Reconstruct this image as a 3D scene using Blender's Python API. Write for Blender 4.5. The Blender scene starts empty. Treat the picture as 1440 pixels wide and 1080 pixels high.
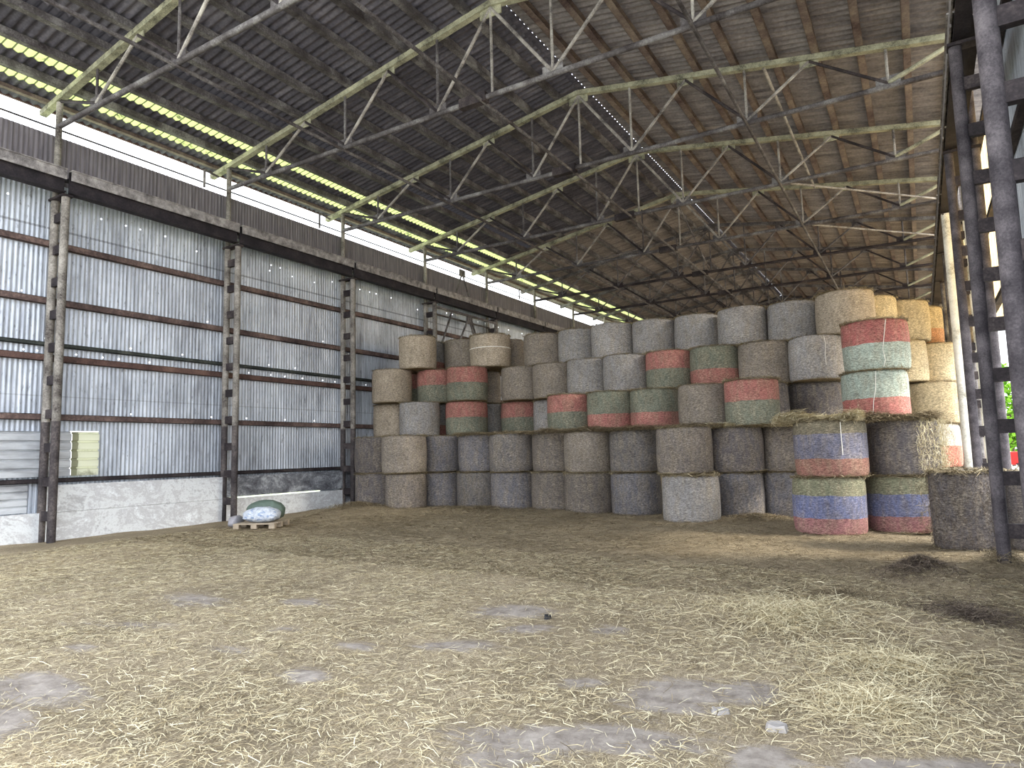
import bpy, math, random
import numpy as np
from mathutils import Vector, Matrix, noise as mn
random.seed(7); RNG = np.random.default_rng(7)
SC = bpy.context.scene
COL = SC.collection
PI = math.pi

# ------------------------------------------------------------------ camera
def make_camera():
    f, yaw, pitch, roll = 950.0, math.radians(31.1), math.radians(5.87), math.radians(-1.46)
    F = Vector((-math.sin(yaw)*math.cos(pitch), math.cos(yaw)*math.cos(pitch), math.sin(pitch)))
    R = Vector((math.cos(yaw), math.sin(yaw), 0)); U = R.cross(F)
    R2 = R*math.cos(roll) + U*math.sin(roll); U2 = -R*math.sin(roll) + U*math.cos(roll)
    cd = bpy.data.cameras.new('camera'); co = bpy.data.objects.new('camera', cd); COL.objects.link(co)
    m = Matrix((R2, U2, -F)).transposed().to_4x4(); m.translation = (0, 0, 1.65)
    co.matrix_world = m
    cd.sensor_width = 36; cd.lens = f/1440*36; cd.clip_start = 0.05; cd.clip_end = 500
    SC.camera = co
make_camera()

# ------------------------------------------------------------------ node helpers
class NT:
    def __init__(s, name):
        s.m = bpy.data.materials.new(name); s.m.use_nodes = True
        s.t = s.m.node_tree; s.t.nodes.clear()
        s.out = s.n('ShaderNodeOutputMaterial')
    def n(s, typ, **kw):
        x = s.t.nodes.new(typ)
        for k, v in kw.items(): setattr(x, k, v)
        return x
    def set(s, sock, v):
        if hasattr(v, 'is_output') or isinstance(v, bpy.types.NodeSocket): s.t.links.new(v, sock)
        else:
            if isinstance(v, (tuple, list)) and len(v) == 3 and sock.type == 'RGBA': v = (*v, 1)
            sock.default_value = v
    def obj(s): return s.n('ShaderNodeTexCoord').outputs['Object']
    def mapping(s, v, scale=(1, 1, 1), loc=(0, 0, 0)):
        x = s.n('ShaderNodeMapping'); s.set(x.inputs['Vector'], v)
        x.inputs['Scale'].default_value = scale; x.inputs['Location'].default_value = loc
        return x.outputs[0]
    def noise(s, v, scale=5, detail=4, rough=.6, dist=0):
        x = s.n('ShaderNodeTexNoise'); s.set(x.inputs['Vector'], v)
        x.inputs['Scale'].default_value = scale; x.inputs['Detail'].default_value = detail
        x.inputs['Roughness'].default_value = rough; x.inputs['Distortion'].default_value = dist
        return x.outputs['Fac']
    def voro(s, v, scale=5, out='Distance'):
        x = s.n('ShaderNodeTexVoronoi'); s.set(x.inputs['Vector'], v); x.inputs['Scale'].default_value = scale
        return x.outputs[out]
    def white(s, v, dim='1D'):
        x = s.n('ShaderNodeTexWhiteNoise', noise_dimensions=dim)
        s.set(x.inputs['W'] if dim == '1D' else x.inputs['Vector'], v)
        return x.outputs['Value']
    def math(s, op, a, b=0.0, c=None, clamp=False):
        x = s.n('ShaderNodeMath', operation=op, use_clamp=clamp)
        s.set(x.inputs[0], a); s.set(x.inputs[1], b)
        if c is not None: s.set(x.inputs[2], c)
        return x.outputs[0]
    def xyz(s, v):
        x = s.n('ShaderNodeSeparateXYZ'); s.set(x.inputs[0], v); return x.outputs
    def ramp(s, f, stops, interp='LINEAR'):
        x = s.n('ShaderNodeValToRGB'); s.set(x.inputs[0], f); cr = x.color_ramp; cr.interpolation = interp
        while len(cr.elements) < len(stops): cr.elements.new(.5)
        for e, (p, c) in zip(cr.elements, stops):
            e.position = p; e.color = (*c, 1) if len(c) == 3 else c
        return x.outputs[0]
    def mix(s, f, a, b, mode='MIX'):
        x = s.n('ShaderNodeMix', data_type='RGBA', blend_type=mode)
        s.set(x.inputs[0], f); s.set(x.inputs[6], a); s.set(x.inputs[7], b)
        return x.outputs[2]
    def range(s, v, a, b, c, d):
        x = s.n('ShaderNodeMapRange'); s.set(x.inputs[0], v)
        for i, q in enumerate((a, b, c, d)): x.inputs[i+1].default_value = q
        return x.outputs[0]
    def rand(s): return s.n('ShaderNodeObjectInfo').outputs['Random']
    def bsdf(s, col, rough=.8, metal=0, bump=None, bstr=.3, bdist=.02, spec=.3):
        b = s.n('ShaderNodeBsdfPrincipled'); s.set(b.inputs['Base Color'], col)
        s.set(b.inputs['Roughness'], rough); s.set(b.inputs['Metallic'], metal)
        b.inputs['Specular IOR Level'].default_value = spec
        if bump is not None:
            k = s.n('ShaderNodeBump'); k.inputs['Strength'].default_value = bstr; k.inputs['Distance'].default_value = bdist
            s.set(k.inputs['Height'], bump); s.t.links.new(k.outputs[0], b.inputs['Normal'])
        return b.outputs[0]
    def done(s, sh):
        s.t.links.new(sh, s.out.inputs[0]); return s.m

def sr(r, g, b):   # sRGB 0-255 -> linear
    f = lambda c: ((c/255+.055)/1.055)**2.4 if c > 10 else c/255/12.92
    return (f(r), f(g), f(b))

def steel(name, a, b, c, scale=3.0, rough=.75, metal=.0):
    t = NT(name); o = t.obj(); pos = t.n('ShaderNodeNewGeometry').outputs['Position']
    big = t.noise(pos, scale*.6, 5, .65); fine = t.noise(pos, scale*9, 4, .7)
    f = t.math('ADD', t.math('MULTIPLY', big, .65), t.math('MULTIPLY', fine, .35))
    col = t.ramp(f, [(.36, a), (.5, b), (.64, c)])
    return t.done(t.bsdf(col, rough, metal, fine, .25, .01))

M = {}
M['chord_pale'] = steel('pale lichened paint', sr(70, 68, 58), sr(150, 149, 126), sr(186, 184, 156), 4)
M['chord_grey'] = steel('worn grey paint on rust', sr(46, 40, 40), sr(88, 84, 84), sr(140, 138, 136), 3)
M['chord_dark'] = steel('dark rusty steel', sr(26, 22, 24), sr(48, 42, 44), sr(84, 76, 74), 3)
M['web_pale'] = steel('cream web paint', sr(62, 58, 58), sr(144, 139, 132), sr(186, 182, 172), 4)
M['rust'] = steel('red brown rusty steel', sr(50, 38, 36), sr(92, 70, 64), sr(122, 96, 84), 3)
M['purlin'] = steel('rust stained purlin', sr(66, 50, 50), sr(108, 95, 88), sr(142, 130, 116), 2.2)
M['column'] = steel('old cream paint on column', sr(58, 51, 48), sr(126, 121, 114), sr(172, 167, 158), 2.8)
M['column_low'] = steel('dark weathered column steel', sr(34, 30, 32), sr(70, 64, 64), sr(116, 108, 102), 2.6)
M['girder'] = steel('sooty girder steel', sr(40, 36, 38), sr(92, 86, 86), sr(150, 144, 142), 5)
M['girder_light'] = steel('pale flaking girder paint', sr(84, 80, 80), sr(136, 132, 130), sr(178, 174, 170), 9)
M['girder_shade'] = steel('girder steel toned for recess shade', sr(24, 22, 26), sr(42, 38, 42), sr(64, 58, 60), 3)  # shade of the recess below the channel put into the steel colour
M['girt'] = steel('brown girt steel', sr(48, 38, 38), sr(92, 76, 72), sr(140, 118, 108), 2)
M['girt_green'] = steel('mossy dark pipe', sr(30, 34, 32), sr(58, 62, 58), sr(88, 90, 82), 3)
M['column_dark'] = steel('grimy dark column steel', sr(44, 40, 44), sr(74, 69, 72), sr(104, 98, 100), 5)
M['white_post'] = steel('whitish steel', sr(150, 146, 130), sr(220, 218, 206), sr(240, 238, 230), 3)  # paler than the other columns

def mat_siding():
    t = NT('galvanised corrugated sheet'); o = t.obj(); x, y, z = t.xyz(o)
    sheet = t.white(t.math('FLOOR', t.math('DIVIDE', y, .92)))
    streak = t.noise(t.mapping(o, (1, 7, .35)), 2.2, 6, .7)
    blot = t.noise(t.mapping(o, (1, 1, .6)), 1.1, 5, .65, .4)
    f = t.math('ADD', t.math('MULTIPLY', streak, .6), t.math('MULTIPLY', blot, .4))
    f = t.math('ADD', f, t.math('MULTIPLY', t.math('SUBTRACT', sheet, .5), .10))
    col = t.ramp(f, [(.30, sr(112, 112, 118)), (.42, sr(164, 170, 180)), (.56, sr(202, 209, 219)), (.72, sr(230, 235, 242))])
    spots = t.noise(t.mapping(o, (1, 9, 2.2)), 2.0, 6, .75, .5)
    col = t.mix(t.range(spots, .57, .68, 0, .7), col, sr(66, 66, 72))
    # sheet laps: thin dark lines, vertical seams and the horizontal lap
    seam = t.math('LESS_THAN', t.math('FRACT', t.math('DIVIDE', y, .92)), .018)
    lap = t.math('LESS_THAN', t.math('ABSOLUTE', t.math('SUBTRACT', z, 7.05)), .025)
    lap2 = t.math('LESS_THAN', t.math('ABSOLUTE', t.math('SUBTRACT', z, 3.2)), .015)
    dk = t.math('MAXIMUM', seam, t.math('MAXIMUM', lap, t.math('MULTIPLY', lap2, .5)))
    col = t.mix(t.math('MULTIPLY', dk, .5), col, sr(60, 58, 60))
    sh = t.bsdf(col, .5, .35, streak, .1, .01, .4)
    # open bolt holes in rows above the rails
    cell = t.math('DIVIDE', y, .42)
    fy = t.math('SUBTRACT', t.math('FRACT', cell), .5)
    rows = None
    for zz, pr in ((7.60, .5), (4.50, .3), (4.20, .62), (7.42, .2), (5.50, .15), (2.86, .25), (5.95, .08)):
        dz = t.math('DIVIDE', t.math('SUBTRACT', z, zz), .42)
        jit = t.white(t.math('ADD', t.math('FLOOR', cell), zz*13.7))
        off = t.math('MULTIPLY', t.math('SUBTRACT', t.white(t.math('ADD', t.math('FLOOR', cell), zz*5.1)), .5), .6)
        d2 = t.math('ADD', t.math('POWER', t.math('SUBTRACT', fy, off), 2), t.math('POWER', dz, 2))
        rad = t.math('MULTIPLY', t.math('LESS_THAN', jit, pr), .0021)
        h = t.math('LESS_THAN', d2, rad)
        rows = h if rows is None else t.math('MAXIMUM', rows, h)
    tr = t.n('ShaderNodeBsdfTransparent').outputs[0]
    mx = t.n('ShaderNodeMixShader'); t.set(mx.inputs[0], rows); t.set(mx.inputs[1], sh); t.set(mx.inputs[2], tr)
    return t.done(mx.outputs[0])
M['siding'] = mat_siding()
def mat_upper():
    t = NT('darker grey upper sheet'); o = t.obj(); x, y, z = t.xyz(o)  # tone darker than the siding below the girder
    f = t.noise(t.mapping(o, (1, 6, .4)), 2.2, 6, .7)
    col = t.ramp(f, [(.3, sr(86, 82, 88)), (.6, sr(122, 117, 122)), (.75, sr(146, 142, 146))])
    seam = t.math('LESS_THAN', t.math('FRACT', t.math('DIVIDE', y, 1.1)), .02)
    col = t.mix(t.math('MULTIPLY', seam, .5), col, sr(50, 48, 52))
    return t.done(t.bsdf(col, .8, 0, f, .1, .01))
M['siding_upper'] = mat_upper()

def mat_patch():
    t = NT('plain zinc patch sheet'); o = t.obj()
    f = t.noise(t.mapping(o, (1, .6, 3)), 1.5, 5, .6)
    col = t.ramp(f, [(.3, sr(150, 152, 156)), (.6, sr(206, 210, 214))])
    return t.done(t.bsdf(col, .45, .3, f, .05, .01))
M['patch'] = mat_patch()

def mat_trans(name, base, dirty, amount, period):
    t = NT(name); o = t.obj(); x, y, z = t.xyz(o)
    f = t.noise(t.mapping(o, (2, 1, 1)), 2.2, 5, .7)
    fr = t.math('FRACT', t.math('ADD', t.math('DIVIDE', y, period), t.math('MULTIPLY', f, .12)))
    line = t.math('LESS_THAN', fr, .17)
    d = t.math('MAXIMUM', t.math('MULTIPLY', line, .85), t.range(f, .56, .72, 0, .95), clamp=True)
    col = t.mix(d, base, dirty)
    tl = t.n('ShaderNodeBsdfTranslucent'); t.set(tl.inputs[0], col)
    df = t.n('ShaderNodeBsdfDiffuse'); t.set(df.inputs[0], col)
    mx = t.n('ShaderNodeMixShader'); mx.inputs[0].default_value = amount
    t.set(mx.inputs[1], df.outputs[0]); t.set(mx.inputs[2], tl.outputs[0])
    return t.done(mx.outputs[0])
M['rooflight'] = mat_trans('yellow green rooflight sheet', sr(184, 194, 122), sr(44, 46, 34), .5, .2)
M['rooflight_dirty'] = mat_trans('soiled rooflight sheet', sr(62, 60, 62), sr(40, 38, 40), .16, .2)
M['wall_glow'] = mat_trans('cream fibreglass wall sheet', sr(236, 210, 156), sr(190, 140, 84), .6, .6)
M['panel_light'] = mat_trans('clear ribbed panel', sr(226, 226, 210), sr(150, 150, 124), .42, .9)

def mat_roof(name, stops):
    t = NT(name); o = t.obj()
    f = t.noise(t.mapping(o, (.25, 1.6, 1)), 2.4, 6, .7); g = t.noise(o, 14, 4, .6)
    h = t.math('ADD', t.math('MULTIPLY', f, .7), t.math('MULTIPLY', g, .3))
    return t.done(t.bsdf(t.ramp(h, [(.34, stops[0]), (.5, stops[1]), (.66, stops[2])]), .9, 0, g, .15, .01))
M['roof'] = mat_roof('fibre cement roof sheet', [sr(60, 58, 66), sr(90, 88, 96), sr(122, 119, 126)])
M['roof_sidelit'] = mat_roof('fibre cement roof sheet toned for side light', [sr(92, 88, 90), sr(132, 127, 128), sr(164, 158, 156)])  # open-side light on this slope painted in as a paler tone
M['roof_far'] = mat_roof('lighter brownish roof sheet', [sr(98, 91, 88), sr(134, 126, 121), sr(166, 157, 150)])  # lighter, browner tone for the sheets towards the far end

def mat_concrete(name, stops, scale=1.4):
    t = NT(name); o = t.n('ShaderNodeNewGeometry').outputs['Position']
    f = t.noise(t.mapping(o, (1, 1, 1.5)), scale, 7, .7, .6); g = t.noise(o, 22, 4, .6)
    h = t.math('ADD', t.math('MULTIPLY', f, .8), t.math('MULTIPLY', g, .2))
    return t.done(t.bsdf(t.ramp(h, stops), .92, 0, h, .35, .02))
M['whitewash'] = mat_concrete('flaking whitewashed concrete', [(.36, sr(176, 176, 178)), (.46, sr(222, 225, 226)), (.54, sr(190, 190, 192)), (.66, sr(240, 244, 246))])
M['concrete_dark'] = mat_concrete('sooty concrete', [(.38, sr(70, 70, 76)), (.5, sr(112, 114, 120)), (.62, sr(176, 180, 184))])
M['yard'] = mat_concrete('pale yard concrete', [(.3, sr(190, 186, 176)), (.7, sr(226, 222, 210))], .5)
M['pole'] = mat_concrete('weathered grey block', [(.3, sr(120, 112, 112)), (.7, sr(176, 168, 166))], 3)

def mat_floor():
    t = NT('straw litter over concrete'); pos = t.obj()
    at = t.n('ShaderNodeAttribute'); at.attribute_name = 'bare'; bare = at.outputs['Fac']
    a1 = t.noise(t.mapping(pos, (14, 5, 1)), 5, 6, .75, 1.5)
    a2 = t.noise(t.mapping(pos, (5, 16, 1), (3, 1, 0)), 5, 6, .75, 1.2)
    fine = t.math('MAXIMUM', a1, a2)
    big = t.noise(pos, .55, 5, .6)
    straw = t.ramp(fine, [(.42, sr(92, 82, 68)), (.53, sr(148, 134, 110)), (.62, sr(194, 179, 150)), (.74, sr(228, 216, 190))])
    straw = t.mix(t.range(big, .42, .6, 0, .6), straw, sr(116, 104, 84))
    con = t.ramp(t.noise(pos, 6, 6, .7), [(.35, sr(118, 109, 101)), (.65, sr(166, 157, 147))])
    rt = t.n('ShaderNodeMapping'); t.set(rt.inputs['Vector'], pos); rt.inputs['Rotation'].default_value = (0, 0, math.radians(-27)); rt.inputs['Scale'].default_value = (1, 5, 1)
    stk = t.noise(rt.outputs[0], 1.5, 7, .75, .6)
    edge = t.math('ADD', bare, t.math('ADD', t.math('MULTIPLY', t.math('SUBTRACT', a1, .5), .8), t.math('MULTIPLY', t.math('SUBTRACT', stk, .47), 1.9)))
    col = t.mix(t.range(edge, .42, .74, 0, .92), straw, con)
    h = t.math('ADD', fine, t.math('MULTIPLY', big, .3))
    return t.done(t.bsdf(col, .95, 0, h, .6, .03, .15))
M['floor'] = mat_floor()

def mat_straw(name, stops):
    t = NT(name); pos = t.n('ShaderNodeNewGeometry').outputs['Position']
    f = t.noise(pos, 9, 3, .8); w = t.n('ShaderNodeNewGeometry').outputs['Random Per Island']
    h = t.math('ADD', t.math('MULTIPLY', f, .45), t.math('MULTIPLY', w, .55))
    return t.done(t.bsdf(t.ramp(h, stops), .85, 0, None, spec=.2))
M['straw'] = mat_straw('loose pale straw', [(.2, sr(130, 114, 86)), (.45, sr(186, 171, 134)), (.75, sr(224, 214, 180))])
M['hay'] = mat_straw('dull hay', [(.2, sr(80, 70, 56)), (.5, sr(130, 116, 92)), (.8, sr(172, 158, 128))])
M['hay_dark'] = mat_straw('dark damp hay', [(.2, sr(62, 53, 48)), (.5, sr(98, 86, 76)), (.8, sr(142, 128, 110))])
M['hay_pale'] = mat_straw('bleached hay', [(.2, sr(150, 136, 104)), (.5, sr(196, 184, 150)), (.8, sr(232, 224, 194))])

def mat_core():
    t = NT('packed hay'); o = t.obj()
    f = t.noise(t.mapping(o, (22, 22, 60)), 1, 5, .8, 1)
    return t.done(t.bsdf(t.ramp(f, [(.3, sr(70, 58, 42)), (.5, sr(120, 104, 76)), (.7, sr(166, 148, 112))]), .95, 0, f, .8, .03))
M['core'] = mat_core()

HB = 1.15
def mat_net(name, bands, amt=1.0):
    """bands: list of (height fraction from the bottom at which the colour starts, colour)."""
    t = NT(name); o = t.obj(); x, y, z = t.xyz(o); r = t.rand()
    wob = t.noise(o, 2.5, 3, .6)
    zz = t.math('ADD', t.math('DIVIDE', z, HB), t.math('MULTIPLY', t.math('SUBTRACT', wob, .5), .07))
    base = t.ramp(zz, [(max(0, p), c) for p, c in bands], 'CONSTANT') if len(bands) > 1 else None
    col = base if base is not None else t.mix(0, bands[0][1], bands[0][1])
    sp = t.noise(t.mapping(o, (17, 17, 46)), 1, 5, .9, .5)
    sp2 = t.noise(t.mapping(o, (9, 9, 3)), 1, 4, .6)
    hay = t.ramp(sp, [(.3, sr(70, 58, 44)), (.5, sr(140, 124, 98)), (.7, sr(206, 196, 172))])
    col = t.mix(t.math('MULTIPLY', t.range(sp2, .4, .65, .12, .45), amt), col, hay)
    k = t.math('ADD', t.math('MULTIPLY', t.range(sp, .36, .66, .2, 1.7), .85), .15)
    k = t.math('MULTIPLY', k, t.range(r, 0, 1, .85, 1.12))
    mot = t.noise(o, 1.7, 4, .6); k = t.math('MULTIPLY', k, t.range(mot, .3, .7, .82, 1.15))
    kk = t.n('ShaderNodeCombineColor'); [t.set(kk.inputs[i], k) for i in range(3)]
    col = t.mix(1.0, col, kk.outputs[0], 'MULTIPLY')
    return t.done(t.bsdf(col, .7, 0, sp, .7, .03, .35))
TAN = sr(176, 162, 144); GREY = sr(150, 148, 148); BLUEG = sr(100, 100, 108); RED = sr(168, 104, 98); GRN = sr(114, 120, 106)
BLU = sr(98, 108, 148); OLV = sr(120, 122, 98)
NET = {
 'tan': [(0, TAN)], 'grey': [(0, GREY)], 'bluegrey': [(0, BLUEG)], 'warm': [(0, sr(140, 131, 122))], 'low': [(0, sr(104, 101, 102))], 'lowwarm': [(0, sr(110, 103, 99))], 'dark': [(0, sr(88, 84, 88))],  # low, lowwarm, dark and bluegrey carry lower-tier shade in the net colour
 'red_green': [(0, GRN), (.53, RED)], 'green_red': [(0, RED), (.43, GRN)],
 'litgreen_red': [(0, sr(190, 110, 104)), (.46, sr(172, 186, 174))], 'red_litgreen': [(0, sr(172, 186, 174)), (.52, sr(178, 98, 96))],  # green and red nets brightened; daylight from the open side painted in
 'tricolour': [(0, sr(152, 100, 104)), (.30, BLU), (.68, OLV)], 'tricolour_dull': [(0, sr(146, 98, 88)), (.33, sr(108, 110, 132)), (.76, sr(114, 108, 90))],
 'white_red': [(0, sr(220, 130, 112)), (.5, sr(226, 222, 212))], 'gold': [(0, sr(214, 196, 158))], 'gold_orange': [(0, sr(222, 160, 116)), (.42, sr(216, 196, 156))],  # gold tones: warm daylight from the open side painted into tan net
 'grey_red': [(0, sr(150, 92, 84)), (.34, GREY)],
}
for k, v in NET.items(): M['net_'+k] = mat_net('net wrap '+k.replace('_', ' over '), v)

def flat(name, c, rough=.6, metal=0):
    t = NT(name); f = t.noise(t.obj(), 8, 4, .6)
    k = t.ramp(f, [(.3, tuple(x*.8 for x in c)), (.7, tuple(min(1, x*1.12) for x in c))])
    return t.done(t.bsdf(k, rough, metal, f, .15, .01))
M['hay_rim'] = mat_straw('hay at the bale rims', [(.2, sr(92, 82, 64)), (.5, sr(146, 133, 106)), (.8, sr(190, 177, 146))])
M['twine'] = flat('white twine', sr(226, 222, 212))
t_ = NT('white woven sack with faint blue print'); o_ = t_.obj(); n_ = t_.noise(t_.mapping(o_, (9, 9, 22)), 1, 3, .5); w_ = t_.noise(o_, 14, 5, .7)
M['sack_white'] = t_.done(t_.bsdf(t_.mix(t_.range(n_, .56, .6, 0, .7), t_.ramp(w_, [(.3, sr(150, 156, 166)), (.65, sr(206, 212, 220))]), sr(96, 124, 166)), .55, 0, w_, .6, .03))
M['sack_print'] = flat('blue print', sr(92, 120, 160))
M['sack_grey'] = flat('grey plastic wrap', sr(150, 148, 152)); M['sack_green'] = flat('green sheet', sr(84, 98, 88))
M['pallet'] = flat('pallet timber', sr(164, 150, 130), .85)
M['red'] = flat('red paint', sr(196, 44, 40)); M['blue'] = flat('blue plastic', sr(60, 140, 180)); M['outwall'] = flat('cream render', sr(214, 204, 186))
M['leaf'] = flat('lime foliage', sr(126, 176, 50), .8); M['grass'] = flat('grass', sr(176, 182, 138), .9)
M['tyre'] = flat('black rubber', sr(36, 36, 38)); M['stone'] = flat('pale broken concrete', sr(150, 145, 140), .95)

# ------------------------------------------------------------------ mesh helpers
class MB:
    def __init__(s): s.v = []; s.f = []; s.mi = []
    def add(s, vs, fs, mi=0):
        b = len(s.v); s.v += [tuple(v) for v in vs]; s.f += [tuple(i+b for i in f) for f in fs]; s.mi += [mi]*len(fs); return s
    def box(s, x0, x1, y0, y1, z0, z1, mi=0):
        vs = [(x, y, z) for x in (x0, x1) for y in (y0, y1) for z in (z0, z1)]
        return s.add(vs, [(0, 1, 3, 2), (4, 6, 7, 5), (0, 4, 5, 1), (2, 3, 7, 6), (0, 2, 6, 4), (1, 5, 7, 3)], mi)
    def bar(s, a, b, w, h, mi=0, up=(0, 0, 1)):
        a, b = Vector(a), Vector(b); d = (b-a).normalized(); u = Vector(up)
        sd = d.cross(u)
        if sd.length < 1e-4: sd = d.cross(Vector((1, 0, 0)))
        sd.normalize(); u = sd.cross(d)
        vs = [p + sd*(i*w/2) + u*(j*h/2) for p in (a, b) for i in (-1, 1) for j in (-1, 1)]
        return s.add(vs, [(0, 1, 3, 2), (4, 6, 7, 5), (0, 4, 5, 1), (2, 3, 7, 6), (0, 2, 6, 4), (1, 5, 7, 3)], mi)
    def tube(s, a, b, r, n=10, mi=0, r2=None):
        a, b = Vector(a), Vector(b); d = (b-a).normalized()
        u = d.cross(Vector((0, 0, 1)) if abs(d.z) < .9 else Vector((1, 0, 0))).normalized(); w = d.cross(u)
        vs = []
        for p, rr in ((a, r), (b, r2 or r)):
            vs += [p + u*(rr*math.cos(2*PI*i/n)) + w*(rr*math.sin(2*PI*i/n)) for i in range(n)]
        fs = [(i, (i+1) % n, n+(i+1) % n, n+i) for i in range(n)] + [tuple(range(n-1, -1, -1)), tuple(range(n, 2*n))]
        return s.add(vs, fs, mi)
    def build(s, name, mats, parent=None, smooth=False):
        me = bpy.data.meshes.new(name); me.from_pydata(s.v, [], s.f)
        if not isinstance(mats, (list, tuple)): mats = [mats]
        for m in mats: me.materials.append(m)
        if len(mats) > 1: me.polygons.foreach_set('material_index', s.mi)
        if smooth:
            me.polygons.foreach_set('use_smooth', [True]*len(me.polygons))
            try: me.set_sharp_from_angle(angle=math.radians(40))
            except Exception: pass
        me.update()
        o = bpy.data.objects.new(name, me); COL.objects.link(o)
        if parent: o.parent = parent
        return o
def np_mesh(name, V, Fq, mat, parent=None, smooth=False):
    me = bpy.data.meshes.new(name); n = len(V); m = len(Fq)
    me.vertices.add(n); me.vertices.foreach_set('co', np.asarray(V, np.float32).ravel())
    k = Fq.shape[1]
    me.loops.add(m*k); me.loops.foreach_set('vertex_index', np.asarray(Fq, np.int32).ravel())
    me.polygons.add(m); me.polygons.foreach_set('loop_start', np.arange(0, m*k, k, dtype=np.int32))
    if smooth: me.polygons.foreach_set('use_smooth', np.ones(m, bool))
    me.materials.append(mat); me.update(calc_edges=True); me.validate()
    o = bpy.data.objects.new(name, me); COL.objects.link(o)
    if parent: o.parent = parent
    return o
def tag(o, label, cat, group=None):
    o['label'] = label; o['category'] = cat
    if group: o['group'] = group
    return o
def thing(name, label, cat, loc=(0, 0, 0), group=None, rz=0):
    o = bpy.data.objects.new(name, None); COL.objects.link(o); o.location = loc; o.rotation_euler.z = rz; o.empty_display_size = .2
    return tag(o, label, cat, group)
def struct(o, label=None):
    o['kind'] = 'structure'
    if label: o['label'] = label
    return o
ORD = ['first', 'second', 'third', 'fourth', 'fifth', 'sixth', 'seventh', 'eighth', 'ninth', 'tenth', 'eleventh', 'twelfth', 'thirteenth', 'fourteenth', 'fifteenth', 'sixteenth', 'seventeenth', 'eighteenth', 'nineteenth', 'twentieth']

# ------------------------------------------------------------------ layout constants
XW = -16.75           # cladding of the closed side
Y0, BAY = 7.45, 4.5
YN, YF = 3.4, 48.4   # near end, roof and walls cut back to light the floor; far end
RIDGE = -7.52; ZR = 11.62; SL = .166
def chord_z(x): return ZR - SL*abs(x-RIDGE)
def fl(x): return -.010*(x+16)

# ------------------------------------------------------------------ floor
BARE = [(-4.09, 6.65, 0.43, 0.2, -0.17, 0.28, 1.0), (-6.52, 5.86, 0.28, 0.13, -0.19, 0.17, 0.9), (-3.84, 5.29, 0.39, 0.19, -0.12, 0.16, 0.9), (-6.07, 2.77, 0.39, 0.2, -0.49, 0.22, 0.95), (-4.45, 4.0, 0.17, 0.09, -0.18, 0.16, 1.0), (-2.0, 3.98, 0.66, 0.35, -0.1, 0.21, 1.1), (-0.92, 4.26, 0.18, 0.09, -0.04, 0.2, 1.15), (-1.68, 5.0, 0.36, 0.18, -0.11, 0.34, 1.05), (-1.24, 5.26, 0.19, 0.1, -0.05, 0.24, 1.1), (-2.42, 4.98, 0.2, 0.1, -0.06, 0.13, 0.9), (-8.05, 5.38, 0.43, 0.2, -0.38, 0.25, 0.8), (-7.51, 4.27, 0.7, 0.33, -0.23, 0.13, 0.6), (-4.68, 4.8, 0.21, 0.1, -0.11, 0.11, 0.9), (-0.13, 4.58, 0.44, 0.23, 0.0, 0.15, 1.1), (-2.8, 6.44, 0.18, 0.08, -0.07, 0.16, 0.8), (-6.97, 3.5, 0.2, 0.1, -0.16, 0.08, 0.8), (-3.57, 6.07, 0.26, 0.12, -0.09, 0.15, 0.9), (-5.54, 2.33, 0.23, 0.12, -0.35, 0.14, 0.9), (-5.79, 4.92, 0.21, 0.1, -0.15, 0.12, 0.7), (-5.65, 4.22, 0.25, 0.12, -0.15, 0.11, 0.6), (-2.27, 3.49, 0.29, 0.16, -0.1, 0.15, 0.8)]
MOUND = [(-.15, 10.6, .5, .16), (.3, 10.2, .6, .1), (-.2, 9.2, .35, .05), (.86, 12.0, .35, .14), (-.5, 8.0, .5, .08), (.2, 7.6, .5, .07), (-1.6, 8.2, .7, .05), (-14.6, 15.0, 1.3, .22), (-12.3, 16.2, 1.6, .12), (-9, 16.4, 2.4, .1), (-5.5, 15.2, 1.5, .08), (-3.2, 16.5, 1.4, .14), (-2.3, 7.4, .8, .04)]
def bare_at(X, Y):
    b = np.zeros_like(X)
    for cx, cy, ux, uy, vx, vy, st in BARE:
        dx = (X-cx); dy = (Y-cy); det = ux*vy-uy*vx
        u = (dx*vy-dy*vx)/det; v = (-dx*uy+dy*ux)/det
        b = np.maximum(b, st*np.exp(-(u*u + v*v)*.75))
    return b
def mound_at(X, Y):
    z = fl(X)
    for cx, cy, r, h in MOUND: z = z + h*np.exp(-((X-cx)**2+(Y-cy)**2)/(r*r))
    z = z + .018*np.sin(X*1.9+Y*.7)*np.sin(Y*1.3-X*.6) + .012*np.sin(X*5.3+1.1*Y)*np.sin(Y*4.1-X*2.2)
    return z
def grid(name, xs, ys, mat, parent=None):
    Xg, Yg = np.meshgrid(xs, ys, indexing='ij')
    Z = mound_at(Xg, Yg)
    V = np.stack([Xg, Yg, Z], -1).reshape(-1, 3)
    ny = len(ys); i = np.arange(len(xs)-1)[:, None]*ny + np.arange(ny-1)[None, :]
    i = i.ravel(); Fq = np.stack([i, i+ny, i+ny+1, i+1], -1)
    o = np_mesh(name, V, Fq, mat, parent, True)
    a = o.data.attributes.new('bare', 'FLOAT', 'POINT'); a.data.foreach_set('value', bare_at(Xg, Yg).ravel().astype(np.float32))
    return o
xs = np.concatenate([np.linspace(-18, -11, 60), np.linspace(-10.9, 2.0, 190)])
ys = np.concatenate([np.linspace(-4, 1.8, 16), np.linspace(1.9, 19, 230), np.linspace(19.4, 48.4, 40)])
struct(grid('floor', xs, ys, M['floor']), 'barn floor of trodden straw over grey concrete')
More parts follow.
